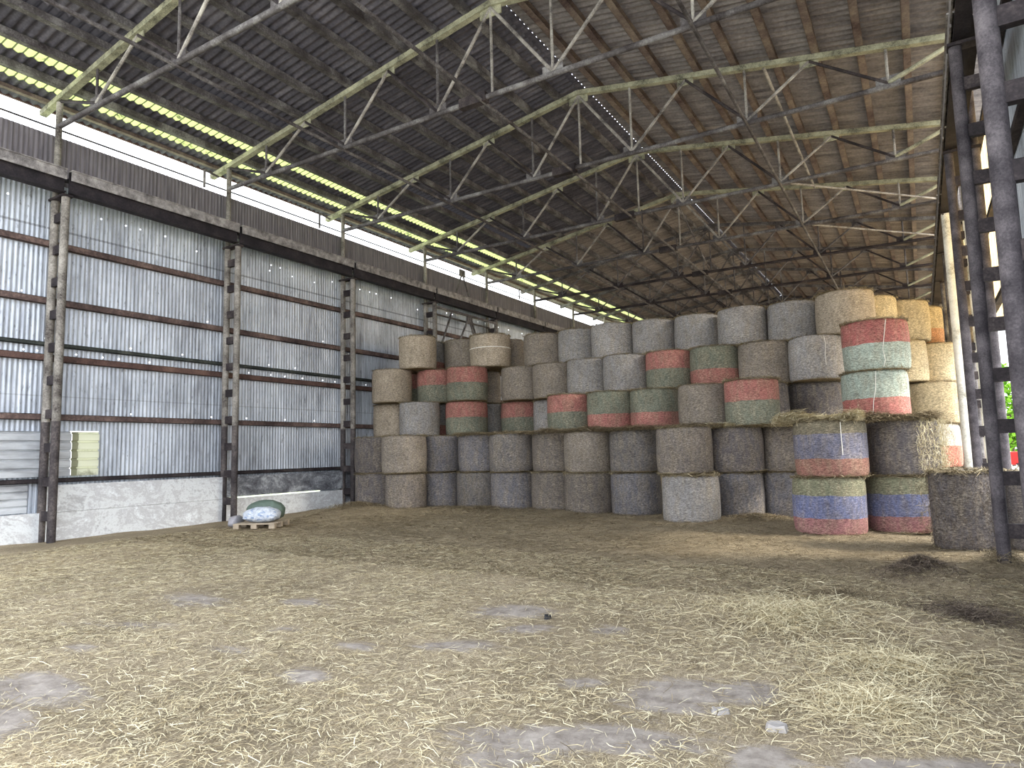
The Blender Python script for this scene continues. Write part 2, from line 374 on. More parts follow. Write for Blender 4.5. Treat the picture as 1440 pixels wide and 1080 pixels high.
# outside ground
struct(MB().box(2.0, 60, -30, 110, -.6, -.22).build('ground', M['yard']), 'pale yard outside the open side')
struct(MB().box(-60, -16.95, -30, 110, -.6, -.1).build('ground', M['grass']), 'grass outside the closed side')
struct(MB().box(-16.95, 2.0, -30, -4, -.6, -.12).build('ground', M['yard']), 'yard in front of the near end')
struct(MB().box(-16.95, 2.0, 48.4, 110, -.6, -.2).build('ground', M['yard']), 'yard beyond the far end')

def strands(name, P, L, W, tilt, mat, parent=None, az=None, zof=None):
    """short flat straws: centre points P (n,3), lengths, widths."""
    n = len(P)
    a = RNG.uniform(0, 2*PI, n) if az is None else az
    t = RNG.normal(0, tilt, n)
    d = np.stack([np.cos(a)*np.cos(t), np.sin(a)*np.cos(t), np.sin(t)], -1)
    s = np.stack([-np.sin(a), np.cos(a), RNG.normal(0, .35, n)], -1)*W[:, None]*.5
    # bent in the middle: two quads
    bend = RNG.normal(0, .12, (n, 3)); bend[:, 2] = np.abs(bend[:, 2])*.6
    mid = P + bend*L[:, None]
    e0 = P - d*L[:, None]*.5; e1 = P + d*L[:, None]*.5
    V = np.stack([e0-s*.6, e0+s*.6, mid-s, mid+s, e1-s*.6, e1+s*.6], 1).reshape(-1, 3)
    if zof is not None:
        zmin = mound_at(V[:, 0], V[:, 1]) + zof; V[:, 2] = np.maximum(V[:, 2], zmin)
    b = np.arange(n)*6
    Fq = np.concatenate([np.stack([b, b+1, b+3, b+2], -1), np.stack([b+2, b+3, b+5, b+4], -1)])
    o = np_mesh(name, V, Fq, mat, parent); o['kind'] = 'stuff'
    return o
def litter(n, mat, name, label, L, W, yr, dens):
    X = RNG.uniform(-15, 1.6, n*4); Y = yr[0] + (yr[1]-yr[0])*RNG.uniform(0, 1, n*4)**1.35
    vis = (np.arctan2(X, Y) > math.radians(-80)) & (np.arctan2(X, Y) < math.radians(10))
    cl = .55+.45*np.sin(X*1.7+1.3*np.sin(Y*1.1))*np.sin(Y*2.1+X*.5)
    keep = vis & (RNG.uniform(0, 1, len(X)) < dens*(cl*.6+.4)*(1.02-np.clip(bare_at(X, Y)*1.25, 0, .97)))
    X, Y = X[keep][:n], Y[keep][:n]
    P = np.stack([X, Y, mound_at(X, Y)+.012+np.abs(RNG.normal(0, .012, len(X)))], -1)
    sz = np.exp(RNG.normal(0, .35, len(X)))
    o = strands(name, P, L*sz, W*np.ones(len(X))*np.clip(sz, .6, 1.4), .12, mat, zof=.004)
    o['label'] = label; return o
litter(150000, M['straw'], 'loose_straw', 'pale straw strewn over the barn floor nearest the camera', .075, .0032, (1.5, 10.5), .95)
litter(30000, M['hay'], 'loose_hay', 'dull brown hay trodden into the barn floor', .11, .005, (1.5, 15), .95)
litter(60000, M['hay'], 'loose_hay', 'trodden hay across the far floor up to the bales', .10, .0065, (8.5, 17.6), .95)
# denser tangles of long straw, right of centre
def heap(name, cx, cy, r, h, n, mat, label, L=.22, W=.006, zfun=None):
    rr = np.abs(RNG.normal(0, .5, n))*r; aa = RNG.uniform(0, 2*PI, n)
    X = cx+rr*np.cos(aa); Y = cy+rr*np.sin(aa)
    zb = mound_at(X, Y) if zfun is None else zfun(X, Y)
    Z = zb + .02 + h*np.exp(-(rr/r)**2*2)*RNG.uniform(0, 1, n)
    o = strands(name, np.stack([X, Y, Z], -1), L*np.exp(RNG.normal(0, .4, n)), np.full(n, W), .3, mat, zof=.004 if zfun is None else None)
    o['label'] = label; return o
heap('straw_tangle', -1.3, 7.6, 1.4, .07, 4200, M['straw'], 'long tangled straw to the right of the bare patches', .18, .004)
heap('straw_tangle', -.35, 6.4, .8, .06, 2600, M['straw'], 'tangle of long straw in front of the open side columns', .18, .004)
heap('straw_tangle', -.45, 5.4, .6, .05, 2600, M['straw'], 'bright straw heap beside the broken concrete', .16, .0035)
heap('hay_clump', -.2, 10.4, .6, .12, 2600, M['hay_dark'], 'dark clump of hay on the floor before the netted bales', .12, .005)
heap('hay_clump', .3, 8.6, .8, .07, 2600, M['hay_dark'], 'dark hay strewn on the floor towards the open side', .13, .004)
heap('hay_clump', -1.0, 9.1, .5, .05, 1200, M['hay'], 'low hay tuft in the middle of the right floor', .12, .004)
heap('hay_clump', -14.6, 15.1, 1.5, .1, 2600, M['hay'], 'bank of loose hay beside the last visible wall column', .12, .007)
heap('hay_clump', -11.0, 16.4, 2.4, .06, 3000, M['hay'], 'hay spilled along the foot of the left bales', .12, .007)
heap('hay_clump', -3.4, 16.3, 1.2, .08, 1600, M['hay'], 'hay spilled at the foot of the blue grey bales', .14, .007)
heap('hay_clump', .86, 12.0, .4, .14, 1100, M['hay'], 'small hay mound around the foot of the open side column', .12, .006)
def chunk(name, x, y, r, h, label, mat):
    b = MB(); n = 9; base = []; top = []
    for i in range(n):
        a = 2*PI*i/n; q = r*random.uniform(.7, 1.15)
        base.append((q*math.cos(a), q*.8*math.sin(a), -.02)); top.append((q*.8*math.cos(a), q*.62*math.sin(a), h*random.uniform(.7, 1.1)))
    b.add(base+top, [(i, (i+1) % n, n+(i+1) % n, n+i) for i in range(n)]+[tuple(range(n, 2*n)), tuple(range(n-1, -1, -1))])
    o = b.build(name, mat); o.location = (x, y, float(mound_at(np.array([x]), np.array([y]))[0])); return tag(o, label, 'rubble')
chunk('concrete_lump', -.94, 4.71, .10, .04, 'pale lump of broken concrete in the bright straw', M['stone'])
chunk('concrete_lump', -1.32, 4.8, .08, .025, 'flat grey concrete fragment beside the bare floor patch', M['stone'])
chunk('dung_clod', -3.55, 6.5, .05, .045, 'small dark clod lying alone on the floor', M['tyre'])

# ------------------------------------------------------------------ corrugated sheets
def corrugated(name, mat, along, a0, a1, cross_pts, pitch, amp, per=6, parent=None):
    """cross_pts: [(x,z,nx,nz)...] profile across; waves run along Y ('y')."""
    n = int(round((a1-a0)/pitch*per))+1
    yy = np.linspace(a0, a1, n); w = amp*np.cos(2*PI*yy/pitch)
    rows = [np.stack([np.full(n, x)+w*nx, yy, np.full(n, z)+w*nz], -1) for x, z, nx, nz in cross_pts]
    V = np.concatenate(rows); Fs = []
    for r in range(len(rows)-1):
        i = np.arange(n-1)+r*n; Fs.append(np.stack([i, i+1, i+n+1, i+n], -1))
    return np_mesh(name, V, np.concatenate(Fs), mat, parent, True)

# closed side
wl = bpy.data.objects.new('wall_left', None); COL.objects.link(wl); struct(wl, 'corrugated metal side wall')
for ya, yb, za, zb_ in ((YN, 8.05, .55, 8.12), (8.05, 8.67, 2.42, 8.12), (8.05, 8.67, .55, 1.42), (8.67, 11.98, .55, 8.12), (11.98, 15.6, .68, 8.12), (15.6, YF, .55, 8.12)):
    corrugated('sheet', M['siding'], 'y', ya, yb, [(XW, za, 1, 0), (XW, zb_, 1, 0)], .1, .009, 6, wl)
corrugated('upper_sheet', M['siding_upper'], 'y', YN, YF, [(XW-.01, 8.10, 1, 0), (XW-.01, 9.28, 1, 0)], .1, .009, 5, wl)
# horizontal patch sheets near the first column (ribs run along the wall)
def ribbed(name, mat, y0, y1, z0, z1, label, n=5):
    b = MB(); zs = np.linspace(z0, z1, n*4+1); pr = []
    for i, z in enumerate(zs): pr.append((XW+.03+(.035 if i % 4 in (1, 2) else 0)*(1), z if i % 4 in (0, 2) else z - (.0)))
    # trapezoid: flat panel with narrow dark rib
    prof = []
    for k in range(n):
        za = z0+(z1-z0)*k/n; h = (z1-z0)/n
        prof += [(XW+.075, za), (XW+.075, za+h*.74), (XW+.03, za+h*.80), (XW+.03, za+h*.94)]
    prof.append((XW+.075, z1))
    vs = [(x, y, z) for y in (y0, y1) for x, z in prof]; m = len(prof)
    b.add(vs, [(i, i+1, m+i+1, m+i) for i in range(m-1)])
    vs2 = [(x-.008, y, z) for y in (y0, y1) for x, z in prof]
    b.add(vs2, [(i, m+i, m+i+1, i+1) for i in range(m-1)])
    o = b.build(name, mat)
    return tag(o, label, 'cladding sheet', 'ribbed patch sheets low on the wall')
ribbed('ribbed_sheet', M['patch'], 4.2, 8.05, 1.40, 2.40, 'pale ribbed sheet running behind the first wall column')
ribbed('ribbed_sheet', M['panel_light'], 8.06, 8.66, 1.40, 2.40, 'sunlit clear ribbed panel at the end of the pale sheet')
ribbed('ribbed_sheet', M['patch'], 4.2, 7.2, .64, 1.26, 'dull ribbed sheet above whitewash beside the first column', 4)
# concrete panels, bay by bay, two courses
def panel(y0, y1, z0, z1, mat, label):
    b = MB(); n = 24; m = 5
    g = np.array([[(XW+.22+.006*mn.noise((y*2, z*3, 0)), y, z) for z in np.linspace(z0, z1, m)] for y in np.linspace(y0, y1, n)]).reshape(-1, 3)
    b.add(g, [(i*m+j, (i+1)*m+j, (i+1)*m+j+1, i*m+j+1) for i in range(n-1) for j in range(m-1)])
    b.box(XW+.03, XW+.212, y0, y1, z0+.004, z1-.004)
    o = b.build('concrete_slab', mat); return tag(o, label, 'wall panel', 'concrete panels along the wall foot')
panel(3.1, 7.44, -.1, .62, M['whitewash'], 'bright whitewashed concrete panel before the first wall column')
panel(7.45, 11.94, -.1, .605, M['whitewash'], 'lower whitewashed concrete panel between the first two wall columns')
panel(7.45, 11.94, .61, 1.21, M['whitewash'], 'upper whitewashed concrete panel between the first two wall columns')
panel(11.96, 16.44, -.1, .60, M['whitewash'], 'lower grey concrete panel behind the pallet of sacks')
panel(11.96, 16.44, .645, 1.21, M['concrete_dark'], 'sooty upper concrete panel above the pallet of sacks')
panel(16.46, 20.9, -.1, 1.21, M['concrete_dark'], 'concrete wall panel half hidden by the bale stack end')
# girts (wall rails)
def girt(z, h, mat, label, d=.10):
    b = MB(); x0 = XW+.02
    b.box(x0, x0+.012, YN, YF, z-h/2, z+h/2); b.box(x0, x0+d, YN, YF, z+h/2-.012, z+h/2); b.box(x0, x0+d, YN, YF, z-h/2, z-h/2+.012); b.box(x0+d-.012, x0+d, YN, YF, z-h/2, z+h/2)
    return tag(b.build('wall_rail', mat), label, 'rail', 'wall rails')
girt(6.66, .15, M['girt'], 'topmost rusty rail across the corrugated wall')
girt(5.34, .15, M['girt'], 'rusty wall rail second from the top')
girt(4.36, .09, M['girt_green'], 'thin dark mossy rail just above the red brown rail', .09)
girt(4.05, .15, M['rust'], 'red brown wall rail halfway up, bolt holes above it')
girt(2.72, .14, M['girt'], 'brown wall rail above the ribbed sheets')
girt(1.31, .10, M['chord_dark'], 'dark bottom wall rail resting on the concrete panels')
b = MB(); b.tube((XW+.03, YN, 9.44), (XW+.03, YF, 9.44), .022, 6)
tag(b.build('cable_rail', M['chord_dark']), 'thin dark pipe along the bright gap under the eave', 'pipe')

# ------------------------------------------------------------------ columns
def column(x_in, x_out, y, r, label, group, mat, bat_mat, zt=7.70, side=1, upper=True, matlow=None):
    t = thing('lattice_column', label, 'column', (x_in, y, fl(x_in)), group)
    z0 = -.05; dx = x_out-x_in; off = fl(x_in)
    for xx in (0, dx):
        if matlow:
            MB().tube((xx, 0, z0), (xx, 0, 2.6-off), r, 14).build('leg', matlow, t, True)
            MB().tube((xx, 0, 2.6-off), (xx, 0, zt-off-.02), r, 14).build('leg', mat, t, True)
        else:
            MB().tube((xx, 0, z0), (xx, 0, zt-off-.02), r, 14).build('leg', mat, t, True)
    z = .45
    while z < zt-.3:
        c = (z - .45)
        MB().box(min(0, dx)+r*.3, max(0, dx)-r*.3, -r*.55, r*.55, z, z+.20).build('batten', bat_mat, t); z += .74
    MB().box(min(0, dx)-.10, max(0, dx)+.10, -.11, .11, zt-off-.05, zt-off+.0).build('cap_plate', bat_mat, t)
    if upper:
        MB().tube((dx, 0, zt-off), (dx, 0, 10.03-off), r*.8, 12).build('upper_post', mat, t, True)
    return t
where = ['nearest the camera, ribbed sheets behind it', 'beside the pallet of sacks', 'at the near end of the bale stack', 'rising behind the tan bale of the stack',
         'at the far end of the bracing frame', 'sixth along, mostly hidden by bales', 'seventh along, only its top showing', 'eighth along, only its top showing', 'ninth along, only its top showing']
for k in range(9):
    column(-16.12, -16.58, Y0+BAY*k, .085, 'latticed steel wall column '+where[k], 'columns along the corrugated wall', M['column'], M['chord_dark'], 7.70, matlow=M['column_low'] if k < 3 else None)
wr = ['closest to the camera, thick and cut by the frame', 'standing in front of the shaggy bale', 'second beyond the thick near one', 'whitish, lit beside the daylight-toned bales',
      'fifth down the open side', 'sixth down the open side', 'seventh down the open side', 'eighth down the open side', 'ninth down the open side']
for k in range(9):
    xi = [.80, .86, .90, .98, 1.05, 1.08, 1.1, 1.1, 1.1][k]
    column(xi, xi+.46, Y0+BAY*k, [.095, .088, .085, .13, .085, .085, .085, .085, .085][k], 'latticed steel column '+wr[k], 'columns down the open side', [M['column_dark'], M['column_dark'], M['column_dark'], M['white_post']][min(k, 3)] if k < 4 else M['chord_grey'], M['chord_dark'])

# crane girders
def girder(name, x, label, sgn):
    t = thing(name, label, 'girder', (x, 0, 0))
    for k in range(-2, 9):
        ya, yb = max(YN, Y0+BAY*k+.05), Y0+BAY*(k+1)-.05
        f = -sgn
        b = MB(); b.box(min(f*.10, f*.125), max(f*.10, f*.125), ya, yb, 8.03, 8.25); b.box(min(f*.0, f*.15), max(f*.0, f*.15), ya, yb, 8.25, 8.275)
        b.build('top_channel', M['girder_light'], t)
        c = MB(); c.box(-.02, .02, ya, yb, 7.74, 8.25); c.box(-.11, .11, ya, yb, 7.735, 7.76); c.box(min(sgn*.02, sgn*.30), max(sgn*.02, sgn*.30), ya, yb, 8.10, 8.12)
        c.build('web_plate', M['girder_shade'], t)
    return t
girder('crane_girder', -16.12, 'long shade-toned crane girder on the wall columns', -1)
girder('crane_girder', .95, 'crane girder carried by the open side columns', 1)

# vertical bracing frame between fourth and fifth wall columns
t = thing('bracing_frame', 'pipe bracing frame under the girder above the tan bales', 'bracing', (-16.12, 20.95, 0))
MB().tube((0, .1, 7.52), (0, 4.4, 7.52), .055, 8).build('top_pipe', M['chord_grey'], t, True)
MB().tube((-.3, .1, 7.32), (-.3, 4.4, 7.32), .04, 8).build('rear_pipe', M['chord_grey'], t, True)
for a, bq in (((0, 1.15, 7.5), (0, .35, 5.9)), ((0, 2.35, 7.45), (0, 1.2, 5.6)), ((0, 2.35, 7.45), (0, 3.2, 5.7)), ((0, 2.5, 7.45), (0, 3.4, 5.7))):
    MB().tube(a, bq, .04, 8).build('strut', M['chord_grey'], t, True)
MB().box(-.02, .02, 2.2, 2.6, 7.15, 7.5).build('gusset', M['chord_grey'], t)
t = thing('strut_pair', 'small upside down V strut above the girder', 'bracing', (-16.28, 23.1, 0))
for s in (-1, 1): MB().tube((0, 0, 9.35), (0, s*.55, 8.27), .035, 8).build('strut', M['chord_grey'], t, True)
MB().box(-.02, .02, -.2, .2, 9.2, 9.5).build('gusset', M['chord_grey'], t)
# pipe stubs in the bright gap
for y, lab in ((11.25, 'bent pipe stub in the eave gap before the second column'), (15.5, 'hanging scrap bracket in the eave gap before the third column'), (28.6, 'cranked pipe in the eave gap further along')):
    t = thing('pipe_stub', lab, 'pipe', (XW+.05, y, 9.3))
    MB().tube((0, 0, 0), (0, 0, .5), .035, 8).build('riser', M['girder'], t, True)
    MB().tube((0, 0, .5), (.05, .42, .42), .03, 8).build('arm', M['girder'], t, True)

# ------------------------------------------------------------------ roof trusses
TOPN = [-9.0, -5.9, -3.0, 0.0, 3.0, 5.9, 9.0]; BOTN = [-7.45, -4.45, -1.5, 1.5, 4.45, 7.45]
XL, XR = -16.58, 1.20
def truss(k):
    y = Y0+BAY*k
    t = thing('roof_truss', ('nearest' if k == 0 else ORD[k])+' tubular steel roof truss'+(' from the camera' if k else ' to the camera, its left end over the first column'), 'truss', (RIDGE, y, 0), 'roof trusses')
    zb = 9.50
    top = lambda d: ZR - SL*abs(d)
    far = k >= 5
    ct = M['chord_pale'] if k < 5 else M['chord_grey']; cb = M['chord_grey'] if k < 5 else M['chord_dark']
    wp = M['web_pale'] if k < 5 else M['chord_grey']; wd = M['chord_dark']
    for s in (-1, 1):
        e = -9.85 if s < 0 else 8.95
        MB().bar((0, 0, top(0)), (e, 0, top(e)), .15, .13).build('top_chord', ct, t)
        ee = XL-RIDGE if s < 0 else XR-RIDGE
        MB().tube((0, 0, zb), (ee, 0, zb-.05), .062, 10).build('bottom_chord', cb if s < 0 else cb, t, True)
    for d in (-7.45, -4.45, -1.5, 0, 1.5, 4.45, 7.45):
        MB().tube((d, 0, zb), (d, 0, top(d)-.05), .032, 8).build('vertical_web', wp if d >= 0 else M['chord_grey'], t, True)
    pairs = [(-1.5, 0, 0), (1.5, 0, 0), (-1.5, -3, 1), (1.5, 3, 0), (-4.45, -3, 0), (4.45, 3, 1), (-4.45, -5.9, 1), (4.45, 5.9, 0), (-7.45, -5.9, 0), (7.45, 5.9, 1), (-7.45, -9, 1), (7.45, 8.8, 2)]
    for bt, tp, kind in pairs:
        MB().tube((bt, .0, zb+.04), (tp, 0, top(tp)-.08), .038 if kind != 2 else .055, 8).build('diagonal_web', wd if kind == 1 else (wp if kind == 0 else M['chord_pale']), t, True)
    for d in (-7.45, -4.45, -1.5, 1.5, 4.45, 7.45):
        MB().box(d-.24, d+.24, -.012, .012, zb-.05, zb+.2).build('gusset', cb, t)
    for d in (-5.9, -3, 3, 5.9):
        MB().box(d-.2, d+.2, -.012, .012, top(d)-.22, top(d)-.04).build('gusset', ct, t)
    MB().box(-.28, .28, -.014, .014, top(0)-.3, top(0)).build('gusset', ct, t)
    MB().box(-.85, -.15, -.09, .09, zb-.11, zb+.11).build('splice_plate', M['chord_dark'], t)
    if k < 5:
        for i in range(10):
            d = .6+.905*i
            MB().box(d-.05, d-.01, -.09, -.05, top(d)+.05, top(d)+.24).build('purlin_cleat', M['web_pale'], t)
    return t
for k in range(10): truss(k)

# longitudinal ties and wind bracing
for x, lab in ((RIDGE-4.5, 'tie pipe along the roof over the corrugated wall half'), (RIDGE-.25, 'tie pipe along the roof under the ridge'), (RIDGE+4.45, 'tie pipe along the roof over the open side half')):
    o = MB().tube((x, 1, 9.42), (x, 47.9, 9.42), .04, 10).build('roof_tie', M['chord_grey'], None, True); tag(o, lab, 'tie pipe', 'tie pipes linking the trusses')
o = MB().tube((RIDGE+4.9, 16.45, 10.75), (RIDGE+4.9, 25.45, 10.75), .04, 8).build('roof_tie', M['web_pale'], None, True); tag(o, 'short pale rod just below the open side roof slope', 'tie pipe', 'tie pipes linking the trusses')
for i, (a, bq, lab) in enumerate([((-3.0, 25.45, 9.5), (1.1, 29.95, 9.5), 'pale diagonal wind brace between fourth and fifth trusses'), ((-3.0, 20.95, 9.5), (1.1, 25.45, 9.5), 'pale diagonal wind brace reaching the open side column'),
                         ((-12.0, 25.45, 9.5), (-7.6, 29.95, 11.4), 'thin crossed brace rod rising towards the ridge'), ((-7.6, 25.45, 11.4), (-7.6, 29.95, 9.6), 'brace rod dropping from the ridge to a bottom chord'),
                         ((-7.6, 29.95, 11.4), (-7.6, 25.45, 9.6), 'second brace rod crossing under the ridge')]):
    o = MB().tube(a, bq, .032, 8).build('wind_brace', M['web_pale'] if i < 2 else M['chord_grey'], None, True); tag(o, lab, 'brace', 'roof wind braces')

# purlins
PX = [.62+.905*i for i in range(10)]
for s, side in ((1, 'open side'), (-1, 'corrugated wall side')):
    for i, d in enumerate(PX):
        if s > 0 and d > 8.95: continue
        z = chord_z(RIDGE+s*d)+.065
        x = RIDGE+s*d; b = MB()
        b.box(x-.075, x+.075, YN, YF, z, z+.012); b.box(x-.075*s-.006, x-.075*s+.006, YN, YF, z, z+.16); b.box(x-.075, x+.075, YN, YF, z+.148, z+.16)
        tag(b.build('roof_purlin', M['purlin'] if s > 0 else M['chord_grey']), '%s roof purlin out from the ridge on the %s slope' % (ORD[i], side), 'purlin', 'purlins under the roof sheets')

# ------------------------------------------------------------------ roof sheets
nx, nz = SL/math.hypot(1, SL), 1/math.hypot(1, SL)
ROFF = .262
def slope_pts(xa, xb, s):
    n = max(2, int(abs(xb-xa)/2)+1); r = []
    for q in np.linspace(xa, xb, n):
        r.append((q, chord_z(q)+ROFF, s*nx, nz))
    return r
LE = -17.55
cuts = [(LE, -16.84, 'roof'), (-16.84, -16.36, 'rooflight'), (-16.36, -15.97, 'roof'), (-15.97, -15.42, 'rooflight'), (-15.42, -14.55, 'roof'), (-14.55, -14.25, 'rooflight_dirty'), (-14.25, RIDGE-.12, 'roof')]
roof = struct(bpy.data.objects.new('ceiling', None)); COL.objects.link(roof); roof['label'] = 'gabled roof of corrugated sheets'
YS = 25.6
for a, b_, m in cuts:
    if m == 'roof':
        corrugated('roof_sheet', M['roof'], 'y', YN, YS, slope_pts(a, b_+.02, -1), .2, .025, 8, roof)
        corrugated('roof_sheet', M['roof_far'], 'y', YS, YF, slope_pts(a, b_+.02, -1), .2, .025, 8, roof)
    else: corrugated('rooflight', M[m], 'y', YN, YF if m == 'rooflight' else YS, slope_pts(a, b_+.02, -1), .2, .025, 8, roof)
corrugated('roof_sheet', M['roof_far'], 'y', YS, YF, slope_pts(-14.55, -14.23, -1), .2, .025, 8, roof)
corrugated('roof_sheet', M['roof_sidelit'], 'y', YN, YS+4.5, slope_pts(RIDGE+.12, 2.05, 1), .2, .025, 8, roof)
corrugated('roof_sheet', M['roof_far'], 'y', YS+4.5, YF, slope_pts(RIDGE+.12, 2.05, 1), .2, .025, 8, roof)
# ridge cap with a row of broken slots on one flange
zc = ZR+ROFF+.035
b = MB(); b.add([(RIDGE, YN, zc+.02), (RIDGE-.35, YN, zc-.04), (RIDGE-.35, YF, zc-.04), (RIDGE, YF, zc+.02)], [(0, 1, 2, 3)])
xa, xb, xc, xd = RIDGE, RIDGE+.05, RIDGE+.08, RIDGE+.35
zz = lambda x: zc+.02-(x-RIDGE)*.17
y = YN
b.add([(xa, YN, zz(xa)), (xb, YN, zz(xb)), (xb, YF, zz(xb)), (xa, YF, zz(xa))], [(0, 1, 2, 3)])
b.add([(xc, YN, zz(xc)), (xd, YN, zz(xd)), (xd, YF, zz(xd)), (xc, YF, zz(xc))], [(0, 1, 2, 3)])
while y < YF-.3:
    b.add([(xb, y, zz(xb)), (xc, y, zz(xc)), (xc, y+.145, zz(xc)), (xb, y+.145, zz(xb))], [(0, 1, 2, 3)]); y += .2
b.build('ridge_cap', M['roof'], roof)
# eave boards / gutter on the closed side
o = MB().box(LE-.04, LE+.02, YN, YF, chord_z(LE)+.23, chord_z(LE)+.31).build('fascia', M['rust'], roof)
o = MB().bar((-17.15, YN, chord_z(-17.15)+.19), (-17.15, YF, chord_z(-17.15)+.19), .12, .09).build('eave_purlin', M['purlin'], roof)

# ------------------------------------------------------------------ open side cladding, far gable
wr_ = bpy.data.objects.new('wall_right', None); COL.objects.link(wr_); struct(wr_, 'corrugated wall at the near end of the open side')
corrugated('sheet', M['siding'], 'y', YN, 12.8, [(1.72, -.2, 1, 0), (1.72, 9.5, 1, 0)], .1, .009, 5, wr_)
corrugated('sheet', M['siding'], 'y', 12.8, 15.5, [(1.72, 3.6, 1, 0), (1.72, 9.5, 1, 0)], .1, .009, 5, wr_)
struct(corrugated('wall_right', M['wall_glow'], 'y', 15.5, YF, [(1.75, 4.4, 1, 0), (1.75, 9.2, 1, 0)], .2, .02, 6), 'cream translucent upper wall of the open side')
b = MB(); b.add([(XW, YF, -.2), (1.75, YF, -.2), (1.75, YF, chord_z(1.75)+.29), (RIDGE, YF, ZR+.31), (XW, YF, chord_z(XW)+.29)], [(0, 1, 2, 3, 4)])
struct(b.build('wall_back', M['roof']), 'closed far gable wall')
for z, lab in ((4.7, 'lowest'), (6.6, 'middle'), (8.6, 'topmost')):
    o = MB().box(1.58, 1.70, YN, YF, z-.06, z+.06).build('wall_rail', M['chord_dark']); tag(o, lab+' dark rail across the open side columns', 'rail', 'wall rails')

# ------------------------------------------------------------------ bales
BP = {'A1': (-14.92, 16.29, 1.36), 'A2': (-13.63, 16.16, 1.25), 'A3': (-13.35, 17.43, 1.36), 'A4': (-12.07, 17.81, 1.36), 'A5': (-10.73, 17.7, 1.36), 'A6': (-9.4, 17.86, 1.36), 'A7': (-8.12, 17.47, 1.36), 'A8': (-6.81, 17.72, 1.36), 'A9': (-4.86, 16.23, 1.34), 'A10': (-4.14, 17.68, 1.36), 'A11': (-2.99, 18.44, 1.36), 'A12': (-1.76, 15.48, 1.39), 'A13': (-0.49, 16.37, 1.3), 'A14': (0.50, 14.05, .96), 'A15': (1.56, 14.35, 1.06),
 'B1': (-14.99, 16.34, 1.36), 'B2': (-13.65, 16.12, 1.37), 'B3': (-13.28, 17.41, 1.36), 'B4': (-12.01, 17.84, 1.36), 'B5': (-10.69, 17.61, 1.36), 'B6': (-9.4, 17.96, 1.36), 'B7': (-8.12, 17.53, 1.36), 'B8': (-6.79, 17.67, 1.36), 'B9': (-5.1, 16.7, 1.36), 'B10': (-4.1, 17.72, 1.36), 'B11': (-2.96, 18.44, 1.36), 'B12': (-1.66, 15.49, 1.39), 'B13': (-0.36, 16.38, 1.32), 'B14': (0.19, 21.6, 1.36),
 'C1': (-15.92, 18.2, 1.36), 'C2': (-14.36, 17.76, 1.34), 'C16': (-14.75, 19.45, 1.34), 'D16': (-15.6, 19.5, 1.3), 'C17': (-3.6, 18.95, 1.34), 'C3': (-13.2, 18.84, 1.42), 'C4': (-13.41, 20.25, 1.36), 'C5': (-11.89, 20.24, 1.36), 'C6': (-10.55, 20.16, 1.36), 'C7': (-9.14, 18.53, 1.36), 'C8': (-7.79, 18.48, 1.36), 'C9': (-6.45, 18.5, 1.36), 'C10': (-4.89, 18.0, 1.36), 'C11': (-3.59, 17.54, 1.29), 'C12': (-2.37, 19.68, 1.36), 'C13': (-0.86, 17.66, 1.38), 'C14': (-0.39, 23.01, 1.36), 'C15': (0.32, 21.87, 1.36),
 'D1': (-15.49, 17.68, 1.35), 'D2': (-14.42, 18.81, 1.36), 'D3': (-13.04, 18.68, 1.39), 'D4': (-13.44, 20.16, 1.36), 'D5': (-11.61, 19.84, 1.36), 'D6': (-10.28, 19.69, 1.36), 'D7': (-8.9, 19.46, 1.36), 'D8': (-7.58, 19.27, 1.36), 'D9': (-6.24, 19.33, 1.36), 'D10': (-4.9, 19.3, 1.36), 'D11': (-3.55, 19.37, 1.38), 'D12': (-2.23, 19.17, 1.35), 'D13': (-0.78, 17.58, 1.38), 'D14': (-0.39, 21.57, 1.36), 'D15': (0.39, 22.66, 1.36),
 'E1': (-14.75, 18.19, 1.28), 'E2': (-15.3, 19.37, 1.36), 'E3': (-14.01, 19.85, 1.36), 'E4': (-12.59, 19.48, 1.42), 'E5': (-12.78, 20.83, 1.36), 'E6': (-11.01, 20.43, 1.36), 'E7': (-9.67, 20.41, 1.36), 'E8': (-8.3, 20.09, 1.36), 'E9': (-6.98, 20.31, 1.36), 'E10': (-5.64, 20.35, 1.36), 'E11': (-4.23, 20.01, 1.37), 'E12': (-2.86, 20.11, 1.36), 'E13': (-1.5, 19.5, 1.41), 'E14': (-1.01, 20.77, 1.36), 'E15': (-0.26, 21.89, 1.36), 'E16': (0.08, 23.19, 1.36)}
SUPPORT = {'A16': (-13.4, 18.95, 1.3), 'B16': (-13.4, 18.95, 1.3), 'A17': (-12.0, 19.35, 1.36), 'B17': (-12.0, 19.35, 1.36), 'A18': (-10.6, 19.35, 1.36), 'B18': (-10.6, 19.35, 1.36), 'A19': (-2.4, 19.9, 1.3), 'B19': (-2.4, 19.9, 1.3), 'A20': (.19, 21.6, 1.36), 'A21': (-.4, 23.0, 1.36), 'B21': (-.4, 23.0, 1.36), 'A22': (-14.9, 18.2, 1.3), 'B22': (-14.9, 18.2, 1.3)}
